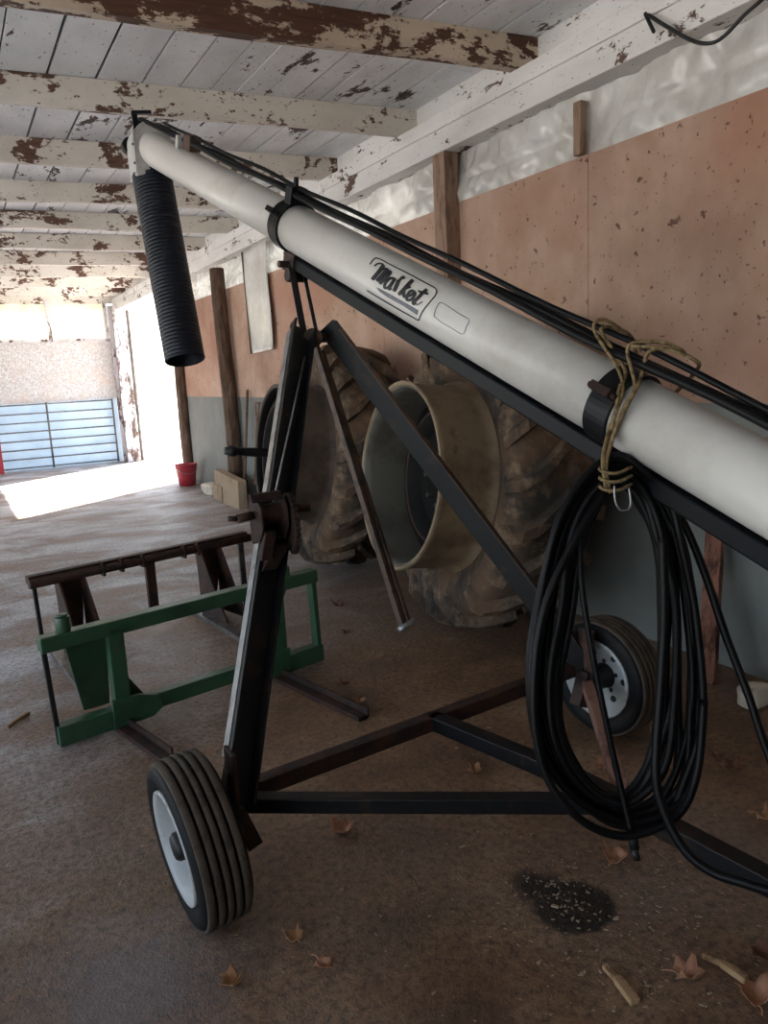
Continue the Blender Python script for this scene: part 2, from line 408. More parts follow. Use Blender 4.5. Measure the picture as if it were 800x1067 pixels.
# ceiling joists (very slightly askew to the wall)
tilt=math.tan(math.radians(-5.4))
n=8
for i in range(16):
    yw=3.84+1.372*(i-6)
    if yw<-5 or yw>16.8: continue
    n+=1; y0=yw+.10
    p=lambda x: y0+tilt*(x-XW)
    th=.075 if i==6 else .055
    mb=MB()
    xs=[-4.7+j*(XW+.05+4.7)/40 for j in range(41)]
    for a,b in zip(xs,xs[1:]):
        da=.006*math.sin(a*3+i); db=.006*math.sin(b*3+i)
        mb.hexa([(a,p(a)-th/2,3.345+da),(b,p(b)-th/2,3.345+db),(b,p(b)+th/2,3.345+db),(a,p(a)+th/2,3.345+da),
                 (a,p(a)-th/2,ZC),(b,p(b)-th/2,ZC),(b,p(b)+th/2,ZC),(a,p(a)+th/2,ZC)])
    struct('trim_%d'%n,mb,M['joist_bare'] if i==6 else M['joist'])

# ------------------------------------------------------------------ grain auger
A=dep(157,154,4.85); B=dep(785,501,1.87); U=(B-A).normalized(); RT=.1
E1=(V((0,0,1))-U*U.z).normalized(); E2=U.cross(E1).normalized()
if E2.x>0: E2=-E2
def ax(s): return A+U*s
def tp(s,th,r=RT): t=math.radians(th); return A+U*s+(E1*math.cos(t)+E2*math.sin(t))*r
def on_tube(x,y,r=RT):       # where the sight line through a photo point meets the tube
    d=ray(x,y); o=CAM-A; dp=d-U*d.dot(U); op=o-U*o.dot(U)
    a=dp.dot(dp); b=2*dp.dot(op); c=op.dot(op)-r*r; q=b*b-4*a*c
    t=(-b-math.sqrt(max(q,0)))/(2*a); return CAM+d*t
AUG=thing('grain_auger','long white grain auger on a black two-wheeled A-frame undercarriage','grain auger',(1.44,2.2,0))
mb=MB(); mb.tube([ax(-.10),ax(-.02),ax(1.0),ax(1.97)],RT,48); up=obj('upper_tube',mb,M['tube'],AUG)
mb=MB(); mb.tube([ax(1.97),ax(2.6),ax(3.2),ax(3.98)],RT+.003,48); mid=obj('middle_tube',mb,M['tube'],AUG)
SE=7.05
mb=MB(); mb.tube([ax(3.98),ax(5),ax(6.2),ax(SE)],RT+.003,48); obj('lower_tube',mb,M['tube'],AUG)
mb=MB(); mb.tube([ax(SE-.02),ax(SE+.25)],RT-.02,24); obj('intake',mb,M['black'],AUG)
# clamp bands with bolt lugs
for s,w in ((1.97,.085),(3.985,.08)):
    mb=MB(); d,a,u=U,E1,E2
    mb.lathe(ax(s),U,[(-w/2,RT+.002),(-w/2,RT+.014),(w/2,RT+.014),(w/2,RT+.002)],48,False,(0,1,2))
    cb=obj('clamp_band',mb,M['black'],AUG)
    for th in (62,-118,178):
        mb=MB(); c=tp(s,th,RT+.03)
        mb.obox(c,U*.035,(tp(s,th,1)-ax(s)).normalized()*.022,(tp(s,th+90,1)-ax(s)).normalized()*.012)
        mb.cyl(tp(s,th,RT+.03)-U*.05,tp(s,th,RT+.03)+U*.05,.009,8)
        obj('bolt_lug',mb,M['black'] if s<3 else M['rust'],cb,bevel=.003)
# lift track under the middle and lower tube
mb=MB(); o=-E1*(RT+.036)+E2*.012
mb.bar(ax(2.02)+o,ax(6.6)+o,.062,.055,E2)
mb.bar(ax(2.02)-E1*(RT+.006),ax(6.6)-E1*(RT+.006),.03,.03,E2)
obj('lift_track',mb,M['track'],AUG,bevel=.006)
# hydraulic lines along the top
for th,r,rad,s0,s1 in ((14,.150,.013,-.06,6.4),(-8,.142,.012,.02,6.4),(4,.178,.009,.25,6.4)):
    mb=MB(); pts=[tp(s0+(s1-s0)*i/60, th+2*math.sin(i*.55+th), r+.004*math.sin(i*.8+r*90)) for i in range(61)]
    if s0<0: pts=[tp(-.13,14,.10),tp(-.12,14,.145)]+pts
    mb.tube(pts,rad,10); obj('hydraulic_line',mb,M['hose'],AUG)
mb=MB(); mb.obox(tp(.62,16,.135),U*.018,E2*.03,E1*.035); obj('line_clip',mb,M['galv'],AUG,bevel=.004)
mb=MB(); mb.obox(tp(.72,5,.145),U*.05,E2*.035,E1*.04); obj('line_clamp',mb,M['brownbar'],AUG,bevel=.006)
mb=MB(); mb.obox(tp(1.98,6,.135),U*.03,E2*.04,E1*.04); mb.cyl(tp(1.98,6,.15),tp(1.98,6,.215),.012,8); obj('line_bracket',mb,M['black'],AUG,bevel=.004)
# discharge head
H=ax(-.03)
mb=MB()
prof=[]
cx,cy=H.x,H.y
ring=[]
for j in range(13):
    a=PI*j/12; ring.append((math.cos(a)*.115, .02+math.sin(a)*.105))
poly=[(cx+x_, cy+.115, H.z+z_) for x_,z_ in ring]+[(cx-.115,cy+.115,2.875),(cx+.115,cy+.115,2.875)]
mb.prism(poly,(0,-.225,0)); head=obj('discharge_head',mb,M['galv'],AUG,bevel=.008)
mb=MB(); mb.obox((cx-.117,cy-.10,H.z-.06),(.004,0,0),(0,.016,0),(0,0,.13)); mb.obox((cx,cy-.112,H.z-.15),(.115,0,0),(0,.004,0),(0,0,.014)); obj('flange_strip',mb,M['galv'],head)
for z_ in (-.02,-.13):
    mb=MB(); mb.cyl((cx-.128,cy-.10,H.z+z_),(cx-.115,cy-.10,H.z+z_),.008,8); obj('head_bolt',mb,M['dark'],head)
mb=MB(); mb.cyl((cx,cy+.115,H.z+.03),(cx,cy+.20,H.z+.03),.07,24); mb.cyl((cx-.09,cy+.10,H.z+.03),(cx-.09,cy+.17,H.z+.03),.05,20); obj('bearing_housing',mb,M['black'],head,bevel=.004)
mb=MB(); mb.bar((cx-.06,cy+.02,H.z+.06),(cx-.075,cy,H.z+.20),.035,.02); mb.bar((cx-.085,cy+.01,H.z+.195),(cx+.03,cy-.02,H.z+.20),.035,.022); obj('line_post',mb,M['black'],head,bevel=.004)
# corrugated rubber down spout
t0=V((cx,cy,2.90)); t1=dep(193,376,4.80); d=t1-t0; L=d.length; prof=[(0,.120)]
nr=52
for i in range(nr):
    for q,r_ in ((.1,.1205),(.35,.124),(.65,.124),(.9,.1205)): prof.append(((i+q)*L/nr,r_))
prof+=[(L,.117),(L-.005,.108),(.03,.108)]
mb=MB(); mb.lathe(t0,d,prof,40,False); obj('down_spout',mb,M['spout'],AUG)
# lettering on the middle tube, laid on its curved skin
def ribbon(mb,pts,w,lift=.0016,n=4):
    q=[]
    pts=spline([V((p[0],p[1],0)) for p in pts],n) if len(pts)>2 else [V((p[0],p[1],0)) for p in pts]
    m=len(pts)
    L_=[];R_=[]
    for i,p in enumerate(pts):
        t=(pts[min(i+1,m-1)]-pts[max(i-1,0)]).normalized(); nrm=V((-t.y,t.x,0))
        ww=w*(1 if 0<i<m-1 else .75)/2
        for side,s in ((L_,1),(R_,-1)):
            z=p+nrm*ww*s; side.append(on_tube(380+z.x*.1,262+z.y*.1,RT+.003+lift))
    b=len(mb.v); mb.v+=L_+R_
    for i in range(m-1): mb.face([b+i,b+i+1,b+m+i+1,b+m+i])
out=MB()
ribbon(out,[(52,135),(90,85),(140,72),(300,155),(500,255),(680,352),(728,378),(746,408),(735,455),(690,512),(640,572),(592,640),(565,705),(552,716),(430,648),(300,575),(180,503),(90,450),(20,405)],11)
lab=obj('decal_outline',out,M['ink'],mid,solid=.0012); lab['label']='thin black outline of the lettering box'
mk=MB()
for pts,w in (([(98,152),(135,127),(175,128),(198,142)],14),([(198,140),(150,205),(112,250),(75,295)],36),([(160,205),(205,178),(250,185)],14),
              ([(243,182),(200,222),(165,262),(122,308)],32),([(215,222),(250,204),(275,205)],14),([(272,206),(235,250),(195,292),(152,336)],36),
              ([(302,280),(262,280),(228,312),(205,352),(210,382),(245,372),(285,325),(312,282)],24),([(316,276),(290,318),(262,362),(252,392),(275,385)],28),
              ([(330,330),(345,295)],12),([(352,298),(338,335),(322,375),(302,418)],32),([(322,375),(345,325),(372,285),(402,262)],22),([(378,280),(400,266),(408,285)],26),
              ([(503,294),(455,340),(405,395),(350,452)],34),([(475,366),(432,380),(398,404)],26),([(405,398),(402,440),(418,482)],30),
              ([(442,470),(490,448),(512,425),(490,408),(460,428),(438,468),(438,502),(470,508),(505,485)],24),([(515,420),(525,440),(500,480),(470,508)],20),
              ([(648,393),(598,435),(555,482),(505,528),(512,545),(535,535)],30),([(555,412),(605,428),(660,442)],20),([(598,520),(575,540),(540,560)],9)):
    ribbon(mk,pts,w*1.12,.0026)
lab=obj('lettering',mk,M['ink'],mid,solid=.0012); lab['label']='black slanted brush script lettering'
bar=MB()
for p in range(5):
    ribbon(bar,[(125+6*p,378+8*p),(240,440+8*p),(400,530+8*p),(555-2*p,618+10*p)],9.5,.0016)
lab=obj('underline_bar',bar,M['greyink'],mid,solid=.0012); lab['label']='grey shaded bar under the lettering'
lb=MB()
def tr(x,y): return ((445+x*.0625-380)*10,(305+y*.0625-262)*10)
ribbon(lb,[tr(*p) for p in ((110,390),(150,260),(220,165),(340,225),(520,345),(690,450),(650,570),(585,690),(400,590),(240,495),(110,390))],5,.0016,6)
lab=obj('data_plate_outline',lb,M['greyink'],mid,solid=.001); lab['label']='worn outline of a small rectangular label'
# undercarriage
RW=.257
HL=V((.484,2.13,.252)); HR=V((2.34,2.31,.255)); AXD=(HR-HL).normalized()
APX=dep(326,352,3.38)
TOP=tp(2.05,180,RT+.05)
nlegL=HL+AXD*.125+V((0,0,.06))
nlegR=HR-AXD*.12+V((0,0,.05))
mb=MB(); s_=(ray(300,300).cross(APX-TOP)).normalized()
mb.bar(TOP+s_*.03,APX+s_*.03+V((0,0,-.05)),.03,.08,s_); mb.bar(TOP-s_*.02,APX-s_*.02,.016,.06,s_); obj('link_arm',mb,M['black'],AUG,bevel=.004)
mb=MB(); mb.obox(TOP+V((-.02,0,.01)),U*.05,AXD*.03,E1*.045); mb.cyl(TOP-AXD*.10,TOP+AXD*.09,.016,10); mb.cyl(TOP-AXD*.05-E1*.05,TOP+AXD*.05-E1*.05,.03,12); obj('pivot_bracket',mb,M['rusty'],AUG,bevel=.004)
mb=MB(); mb.cyl(APX-AXD*.09,APX+AXD*.10,.022,12); vw=(CAM-APX).normalized(); mb.lathe(APX+vw*.035,vw,[(-.02,.012),(-.02,.042),(.02,.042),(.02,.012)],20,False,(0,1,2)); obj('pulley',mb,M['brownbar'],AUG,bevel=.003)
la=APX-AXD*.055+V((0,0,.04)); ra=APX+AXD*.07+V((0,0,.05))
for a,b,nm in ((la,nlegL,'l'),(ra,nlegR,'r')):
    mb=MB(); side=((b-a).cross(ray(300,500))).normalized(); side=side if (side.x<0)==(nm=='l') else -side
    vd=(CAM-(a+b)/2).normalized(); side=(side*math.cos(.42)+vd*math.sin(.42)*1).normalized()
    side=(side-(b-a).normalized()*side.dot((b-a).normalized())).normalized()
    mb.channel(a,b,.105 if nm=='l' else .085,.05,.010,side)
    lg=obj('support_leg',mb,M['black'],AUG,bevel=.002)
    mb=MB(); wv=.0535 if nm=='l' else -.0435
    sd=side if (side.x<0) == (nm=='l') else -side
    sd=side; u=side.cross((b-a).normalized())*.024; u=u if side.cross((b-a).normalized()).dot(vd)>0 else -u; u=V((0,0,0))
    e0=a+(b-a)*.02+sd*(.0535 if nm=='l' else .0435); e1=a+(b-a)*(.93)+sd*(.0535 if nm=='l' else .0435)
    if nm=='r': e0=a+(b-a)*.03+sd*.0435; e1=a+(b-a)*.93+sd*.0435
    mb.bar(e0,e1,.004,.046,sd)  # light on the turned flange face put into its colour, besides wear
    we=obj('worn_lit_edge',mb,M['steel'] if nm=='l' else M['brownbar'],lg); we['label']='worn edge, paler for the light painted on it'
# lower end plates of the legs
for h,sg in ((HL,1),(HR,-1)):
    p=h+AXD*(sg*.125)
    mb=MB(); mb.bar(p+V((0,0,.24)),p+V((0,0,-.04)),.085,.014,V((0,1,0))); mb.bar(p+V((0,0,.05)),p+AXD*(sg*.05)+V((0,0,-.09)),.06,.05,V((0,1,0))); obj('leg_plate',mb,M['rusty'],AUG,bevel=.003)
# axle, tongue and braces
mb=MB(); AL=fl(250,826,.30); AR=fl(604,694,.30); mb.bar(AL,AR,.055,.055,V((0,1,0))); obj('axle',mb,M['rusty'],AUG,bevel=.004)
ZT=V((0,0,.30)); J0=fl(450,750,.30); J1=fl(600,812,.30); J2=fl(800,918,.25)
J3=ax(6.3)-E1*.2; J3.z=max(J3.z,.12)
mb=MB(); mb.bar(J0,J1+(J1-J0)*.0,.06,.055); mb.bar(J1,J2,.06,.055); mb.bar(J2,(J2.x+.13,-.55,.23),.06,.055); obj('tongue',mb,M['black'],AUG,bevel=.004)
JB=J1+(J2-J1)*.25
mb=MB(); mb.bar(fl(254,836,.285),JB+V((-.02,0,0)),.05,.05); obj('brace',mb,M['black'],AUG,bevel=.004)
mb=MB(); mb.bar(HR-AXD*.14+V((0,-.02,.0)),JB+V((.03,0,0)),.045,.045); lab=obj('brace',mb,M['pinksteel'],AUG,bevel=.004); lab['label']='brace faded to rusty pink'
for h_,p_,sg in ((HL,AL,1),(HR,AR,-1)):
    mb=MB(); mb.cyl(h_,h_+AXD*(sg*.15),.022,14); obj('spindle',mb,M['dark'],AUG)
# hanging stay
S1=dep(419,652,3.28)
mb=MB(); sd=V((1,0,0)); mb.bar(APX+V((.0,-.02,-.03)),S1,.022,.03); mb.bar(APX+V((.03,-.02,-.06)),S1+V((.028,0,.02)),.020,.02); st=obj('hanging_stay',mb,M['brownbar'],AUG,bevel=.003)
mb=MB(); mb.cyl(S1+V((-.03,-.02,-.01)),S1+V((.05,-.02,.02)),.014,10); obj('stay_pin',mb,M['steel'],st)
# winch on the left leg
W=la+(nlegL-la)*.56
WC=dep(280,540,(dep(280,540,1)-CAM).dot(W-CAM)/(dep(280,540,1)-CAM).length_squared)
WC=WC+(CAM-WC).normalized()*.07
WIN=MB(); vr=V((.86,-.5,0)).normalized()
vr=AXD
fz=V((0,-1,0))
for k in (-1,1):
    o=WC+vr*(.045*k)
    WIN.prism([o+V((0,.06,.06)),o+V((0,-.02,.085)),o+V((0,-.065,.05)),o+V((0,-.07,-.02)),o+V((0,-.03,-.075)),o+V((0,.06,-.09))],vr*(.008*k))
WIN.lathe(WC+V((0,-.015,.02)),vr,[(-.050,.02),(-.050,.05),(-.040,.05),(-.036,.034),(-.02,.038),(0,.034),(.02,.038),(.036,.034),(.040,.05),(.050,.05),(.050,.02)],22)
WIN.obox(WC+V((0,.055,-.015)),vr*.05,V((0,.006,0)),V((0,0,.08)))
WIN.obox(WC+V((-.03,-.05,-.085)),vr*.022,V((0,.014,0)),V((.012,0,.05)))
WIN.obox(WC+V((.0,-.03,-.135)),vr*.03,V((0,.012,.004)),V((.03,0,.04)))
WIN.obox(WC+V((-.02,-.04,.085)),vr*.06,V((0,.012,0)),V((0,.01,.014)))
win=obj('winch',WIN,M['rust'],AUG,bevel=.006)
mb=MB(); gc=WC+vr*.075+V((0,-.03,-.025)); prof=[]
mb.lathe(gc,vr+V((0,-.25,0)),[(-.008,.015),(-.008,.10),(.008,.10),(.008,.015)],44,False,(0,1,2))
for i in range(30):
    a=2*PI*i/30; dd,ss,uu=frame_of(vr+V((0,-.25,0))); r_=ss*math.cos(a)+uu*math.sin(a); mb.obox(gc+r_*.104,dd*.007,r_*.008,(uu*math.cos(a)-ss*math.sin(a))*.005)
obj('gear_wheel',mb,M['rust'],win)
mb=MB(); mb.cyl(gc+V((0,0,.055)),gc+vr*.07+V((0,-.02,.05)),.016,10); obj('handle',mb,M['rusty'],win)
mb=MB(); mb.cyl(WC-vr*.06+V((0,0,.02)),WC-vr*.12+V((0,0,.015)),.016,10); mb.cyl(WC-vr*.11+V((0,0,.015)),WC-vr*.15+V((0,.01,.02)),.010,8); obj('drum_shaft',mb,M['rusty'],win)
mb=MB(); mb.tube([WC+V((.02,0,.05)),APX+V((-.035,-.02,-.02))],.004,6); obj('winch_cable',mb,M['steel'],win)
# wheels
def small_wheel(c,out,hole=False):
    w=.083; Rr=RW; q_=RW/.305
    g=Rr-.012
    pr=[(-.056,.195*q_),(-.070,.215*q_),(-.080,.25*q_),(-.074,.28*q_),(-.064,g-.001),(0,g),(.064,g-.001),(.074,.28*q_),(.080,.25*q_),(.070,.215*q_),(.056,.195*q_)]
    mb=MB(); mb.lathe(c,out,pr,72,True)
    t=obj('tire',mb,M['rubber'],AUG)
    mb=MB()
    for a_,b_ in ((-.066,-.043),(-.036,-.016),(-.009,.009),(.016,.036),(.043,.066)):
        cr=lambda x: Rr-.005*(abs(x)/.066)**2
        mb.lathe(c,out,[(a_,g-.006),(a_+.001,cr(a_)-.002),(a_+.003,cr(a_)),(b_-.003,cr(b_)),(b_-.001,cr(b_)-.002),(b_,g-.006)],72,True)
    obj('tread',mb,M['tread'],t)['label']='dusty ribbed tread'
    for q in (1,): pass
    mb=MB()
    mb.lathe(c,out,[(a_,b_*q_) for a_,b_ in [(-.07,.185),(-.072,.203),(-.064,.206),(-.058,.188),(-.03,.165),(.03,.165),(.058,.188),(.066,.206),(.076,.205),(.078,.198),(.068,.186),(.040,.168),(.006,.155),(-.004,.13),(.006,.085),(.012,.05),(-.004,.05),(-.012,.085),(-.012,.13),(-.012,.155)]],56,True)
    rm=obj('rim',mb,M['rim'],t)
    d,s,u=frame_of(out)
    for k in range(5):
        a=2*PI*k/5+.3; r_=s*math.cos(a)+u*math.sin(a)
        mb=MB(); mb.cyl(c+r_*.068+d*-.014,c+r_*.068+d*.026,.010,6)
        obj('lug_nut',mb,M['dark'],rm)
    mb=MB(); mb.lathe(c,out,[(-.13,.03),(-.13,.045),(-.02,.052),(.0,.058),(.035,.045),(.065,.042),(.075,.034),(.078,.0)],24); obj('hub',mb,M['dark'],t)
    a=2.4; r_=s*math.cos(a)+u*math.sin(a)
    mb=MB(); mb.cyl(c+r_*.128+d*.005,c+r_*.124+d*.055,.007,8); obj('valve_stem',mb,M['dark'],rm)
    if hole:
        for k in range(6):
            a=2*PI*k/6; r_=s*math.cos(a)+u*math.sin(a); mb=MB(); mb.cyl(c+r_*.105-d*.016,c+r_*.105+d*.004,.014,12); obj('rim_hole',mb,M['dark'],rm)
    return t
small_wheel(HL,V((-1,-.05,-.09)))['label']='ribbed tire on the near left end of the axle'
small_wheel(HR,AXD,True)['label']='ribbed tire on the far right end of the axle'

# ------------------------------------------------------------------ hose coil, rope
def hp(x,y,t): return dep(x,y,t)
outer=[(640,476),(606,500),(578,545),(562,610),(552,690),(559,770),(590,824),(640,856),(690,855),(722,825),(735,745),(729,650),(717,575),(697,522),(668,486)]
inner=[(643,508),(622,528),(603,575),(595,640),(583,715),(588,770),(612,812),(640,829),(665,812),(680,770),(687,700),(689,620),(679,560),(663,522),(652,508)]
coil=MB(); random.seed(11)
fr=[0,.10,.22,.36,.48,.6,.74,.86,1.0,.05,.30,.9]
for i,f_ in enumerate(fr):
    base=2.06+.010*(i%5)+(.05 if i>8 else 0)
    jx=[random.uniform(-5,5) for _ in outer]; jy=[random.uniform(-4,4) for _ in outer]
    pts=[]
    for k,(o_,n_) in enumerate(zip(outer,inner)):
        sd=1 if 2<=k<=12 else .3
        fx=min(1,max(0,f_+random.uniform(-.09,.09)))
        pts.append(hp(o_[0]*(1-fx)+n_[0]*fx+jx[k]*sd*.6, o_[1]*(1-fx)+n_[1]*fx+jy[k]*sd*.8, base+random.uniform(-.008,.008)+(.0 if 4<=k<=10 else .01)))
    coil.tube(spline(pts,7,True),.0115,8,closed=True)
HOSE=obj('hydraulic_hose',coil,M['hose'],None); tag(HOSE,'coil of black hydraulic hoses hanging by rope from the auger tube','hose')
mb=MB(); mb.tube(spline([hp(640,500,2.07),hp(600,560,2.04),hp(566,640,2.03),hp(556,730,2.03),hp(566,800,2.03),hp(592,842,2.02),hp(624,865,2.02),hp(660,870,2.02),hp(705,850,2.02),hp(726,805,2.03),hp(733,730,2.04)],7),.0115,8); obj('loose_loop',mb,M['hose'],HOSE)
mb=MB(); mb.tube(spline([hp(690,560,2.03),hp(692,640,2.02),hp(688,720,2.01),hp(683,800,2.0),hp(690,841,1.99),hp(712,884,1.96),hp(741,908,1.92),hp(775,920,1.86),hp(815,932,1.78),hp(900,950,1.66)],7),.0125,8); obj('trailing_hose',mb,M['hose'],HOSE)
mb=MB(); mb.tube(spline([hp(605,560,2.08),hp(606,610,2.06),hp(617,680,2.05),hp(633,760,2.05),hp(647,822,2.05),hp(658,868,2.04)],7),.0085,8); ho=obj('hose_end',mb,M['hose'],HOSE)
mb=MB(); mb.cyl(hp(657,864,2.04),hp(661,884,2.04),.013,10); mb.cyl(hp(661,884,2.04),hp(663,896,2.04),.010,10); obj('coupling',mb,M['dark'],ho)
mb=MB(); mb.tube(spline([hp(655,480,2.14),hp(685,510,2.12),hp(712,545,2.11),hp(735,600,2.10),hp(755,660,2.08),hp(778,720,2.05),hp(802,790,2.0),hp(850,900,1.9)],7),.011,8); obj('drooping_hose',mb,M['hose'],HOSE)
# rope
def rs(x,y,l=.009): return on_tube(x,y,RT+.014+l)
rp=MB()
def wrap(s,th0,th1,ds=0,l=.02,n=14): return [tp(s+ds*i/n,th0+(th1-th0)*i/n,RT+l) for i in range(n+1)]
back=[tp(3.91,-100,RT+.02),tp(3.91,-60,RT+.03)]
rp.tube(spline([hp(632,512,2.03),hp(628,480,2.03),rs(634,450),rs(641,430),rs(645,405),rs(651,385),tp(3.85,10,.185),tp(3.88,-20,.185),tp(3.89,-60,.15),tp(3.90,-110,.125)],6),.0055,8)
rp.tube(spline([hp(636,514,2.03),hp(631,486,2.03),rs(640,452),rs(652,425),rs(664,402),rs(668,392),tp(4.03,12,.19),tp(4.07,4,.205),tp(4.13,-4,.20),tp(4.11,-25,.18),tp(4.05,-60,.13)],6),.0055,8)
rp.tube(spline([rs(636,462),rs(648,428),rs(661,402),tp(3.97,16,.185),tp(4.03,0,.21),tp(4.09,-6,.205),tp(4.05,8,.205),tp(3.98,16,.19)],6),.0050,8)
rp.tube(spline([rs(630,470),rs(639,440),rs(648,395),tp(3.84,14,.18),tp(3.82,0,.2),tp(3.85,-15,.19)],6),.0050,8)
for i in range(3):
    y=488+i*9; rp.tube(spline([hp(625,y,2.06),hp(630,y+4,2.015),hp(643,y+5,2.01),hp(655,y,2.03),hp(657,y-2,2.10),hp(640,y-3,2.14)],5,True),.0048,6,closed=True)
RO=obj('rope',rp,M['rope'],None); tag(RO,'tan twine knotted around the auger tube tying up the hose coil','rope')
mb=MB(); mb.tube(spline([hp(640,506,2.0),hp(641,522,2.0),hp(646,531,2.0),hp(654,531,2.0),hp(657,524,2.0),hp(655,508,2.0)],5),.0028,6); HK=obj('wire_hook',mb,M['steel'],RO); HK['label']='bent wire hook below the knot'

# ------------------------------------------------------------------ tractor dual wheels leaning on the wall
def dual_wheel(E,label,stub,turn,seed):
    random.seed(seed)
    lean=math.radians(7.5)
    h=V((-math.cos(turn),math.sin(turn),0)); a=(h*math.cos(lean)+V((0,0,math.sin(lean)))).normalized()
    c=V(E)-a*.56
    d,s,u=frame_of(a)
    Rl=.90
    low=Rl*math.cos(lean)+.22*math.sin(lean)
    c.z=low+.012
    T=thing('tractor_wheel',label,'tractor wheel',(c.x-.0,c.y,0))
    mb=MB(); prof=[(-.16,.53),(-.22,.56),(-.265,.66),(-.262,.75),(-.23,.815),(-.12,.838),(0,.845),(.12,.838),(.23,.815),(.262,.75),(.265,.66),(.22,.56),(.16,.53)]
    mb.lathe(c,a,prof,80,True)
    NL=19
    for sg in (-1,1):
        for k in range(NL):
            ph0=2*PI*(k+(.5 if sg>0 else 0))/NL
            path=[(.0,0,.835,.895),(.08,.10,.83,.898),(.16,.19,.82,.895),(.225,.25,.80,.875),(.262,.28,.755,.83),(.272,.30,.70,.715)]
            b=len(mb.v)
            for (w_,dp_,r0,r1) in path:
                for (rr,hw) in ((r0,.055),(r1,.036)):
                    for q in (-1,1):
                        an=ph0+dp_+q*hw+random.uniform(-.004,.004)
                        wd=w_*(1.0 if rr==r0 else .99)+( .0 if rr==r0 else .012*(w_>.2))
                        mb.v.append(c+d*(sg*wd)+(s*math.cos(an)+u*math.sin(an))*rr)
            m=len(path)
            for i in range(m-1):
                o=b+i*4; n_=b+(i+1)*4
                mb.face([o+2,o+3,n_+3,n_+2]); mb.face([o,o+2,n_+2,n_]); mb.face([o+3,o+1,n_+1,n_+3]); mb.face([o+1,o,n_,n_+1])
            mb.face([b,b+1,b+3,b+2]); e=b+(m-1)*4; mb.face([e,e+2,e+3,e+1])
    ty=obj('tire',mb,M['ttire'],T)
    # blurred raised lettering on the side wall
    # rim barrel
    mb=MB()
    mb.lathe(c,a,[(-.20,.545),(-.20,.50),(.20,.505),(.50,.505),(.545,.512),(.56,.520),(.565,.530),(.56,.545),(.53,.540),(.47,.535),(.28,.535),(.24,.545),(.22,.57),(.18,.585),(.16,.545),(-.16,.545),(-.22,.575)],72,True)
    br=obj('rim_barrel',mb,M['barrelb'] if stub else M['barrel'],T)
    mb=MB(); mb.lathe(c,a,[(-.19,.498),(.30,.502),(.50,.503),(.55,.511),(.556,.515),(.55,.508),(.50,.498),(.30,.496),(-.19,.49)],72,True); obj('barrel_inside',mb,M['disc'] if stub else M['inside'],br)['label']='unpainted barrel inside with shade in its dark colour'  # shade inside the barrel put into the liner's colour
    k0=.18 if stub else -.04
    mb=MB(); mb.lathe(c,a,[(w_+k0,r_) for w_,r_ in [(.30,.502),(.34,.44),(.36,.34),(.30,.30),(.24,.22),(.30,.16),(.34,.12),(.34,0)]],56); ds=obj('wheel_disc',mb,M['disc'],br)
    mb=MB(); mb.lathe(c,a,[(k0+.33,.40),(k0+.355,.40),(k0+.355,.385),(k0+.33,.385)],56,True); obj('disc_ring',mb,M['rusty'],ds)
    for k in range(8):
        an=2*PI*k/8; r_=s*math.cos(an)+u*math.sin(an); mb=MB(); mb.cyl(c+r_*.17+d*(k0+.26),c+r_*.17+d*(k0+.335),.016,8); obj('wheel_bolt',mb,M['dark'],ds)
    if stub:
        mb=MB(); e0=c+d*.30; mb.tube([e0,c+d*.74,c+d*.85,c+d*.855,c+d*.91,c+d*.915,c+d*.94],[.036,.036,.030,.042,.042,.03,.03],16); obj('axle_stub',mb,M['dark'],ds)
    return T
dual_wheel((2.2,3.80,1.04),'big mud-caked tractor wheel nearest the camera with tan rim barrel',False,math.radians(6),5)
dual_wheel((2.2,5.76,1.07),'farther big lugged tractor wheel with dark disc and projecting axle stub',True,math.radians(6),6)

# ------------------------------------------------------------------ loader attachment frames
def lframe(P0,P1,zc):
    P0=V(P0); P1=V(P1); d=(P1-P0).normalized(); n_=V((-d.y,d.x,0)); L=(P1-P0).length
    f=lambda a,nn,z: P0+d*a+n_*nn+V((0,0,z))
    return f,d,n_,L
f,d,n_,L=lframe(fl(60,780),fl(335,690),.54)
G=thing('attachment_frame','green painted steel loader attachment frame standing in front','attachment frame',f(0,0,0))
gm=M['green']
mb=MB(); mb.bar(f(-.02,0,.495),f(L-.01,0,.515),.075,.07,n_); obj('top_rail',mb,gm,G,bevel=.006)
mb=MB(); mb.bar(f(.005,0,.06),f(.30,0,.065),.07,.095,n_); mb.bar(f(.27,0,.085),f(1.18,0,.095),.065,.075,n_); mb.bar(f(1.13,0,.06),f(L,0,.07),.07,.095,n_); obj('bottom_rail',mb,gm,G,bevel=.006)
mb=MB(); mb.bar(f(.012,0,.02),f(-.005,0,.49),.022,.022,n_); obj('side_rod',mb,M['dark'],G,bevel=.003)
mb=MB(); mb.bar(f(L-.02,0,.04),f(L-.035,0,.52),.06,.028,n_); obj('side_bar',mb,gm,G,bevel=.004)
for a0 in (.305,1.17):
    mb=MB(); mb.bar(f(a0,-.01,.02),f(a0,-.01,.50),.055,.075,n_); obj('upright',mb,gm,G,bevel=.005)
    lft=a0<1
    mb=MB(); mb.prism([f(.09,.02,.47),f(.28,.02,.47),f(.34,.28,.02),f(.21,.28,.02)] if lft else [f(1.07,.02,.48),f(1.27,.02,.48),f(1.20,.24,.02),f(1.12,.24,.02)],n_*.012); obj('back_plate',mb,gm,G,bevel=.003)
    mb=MB(); mb.prism([f(.325,.0,.28),f(.44,0,.10),f(.325,0,.10)] if lft else [f(1.145,0,.36),f(1.145,0,.10),f(1.05,0,.10)],n_*.014); obj('gusset',mb,gm,G,bevel=.003)
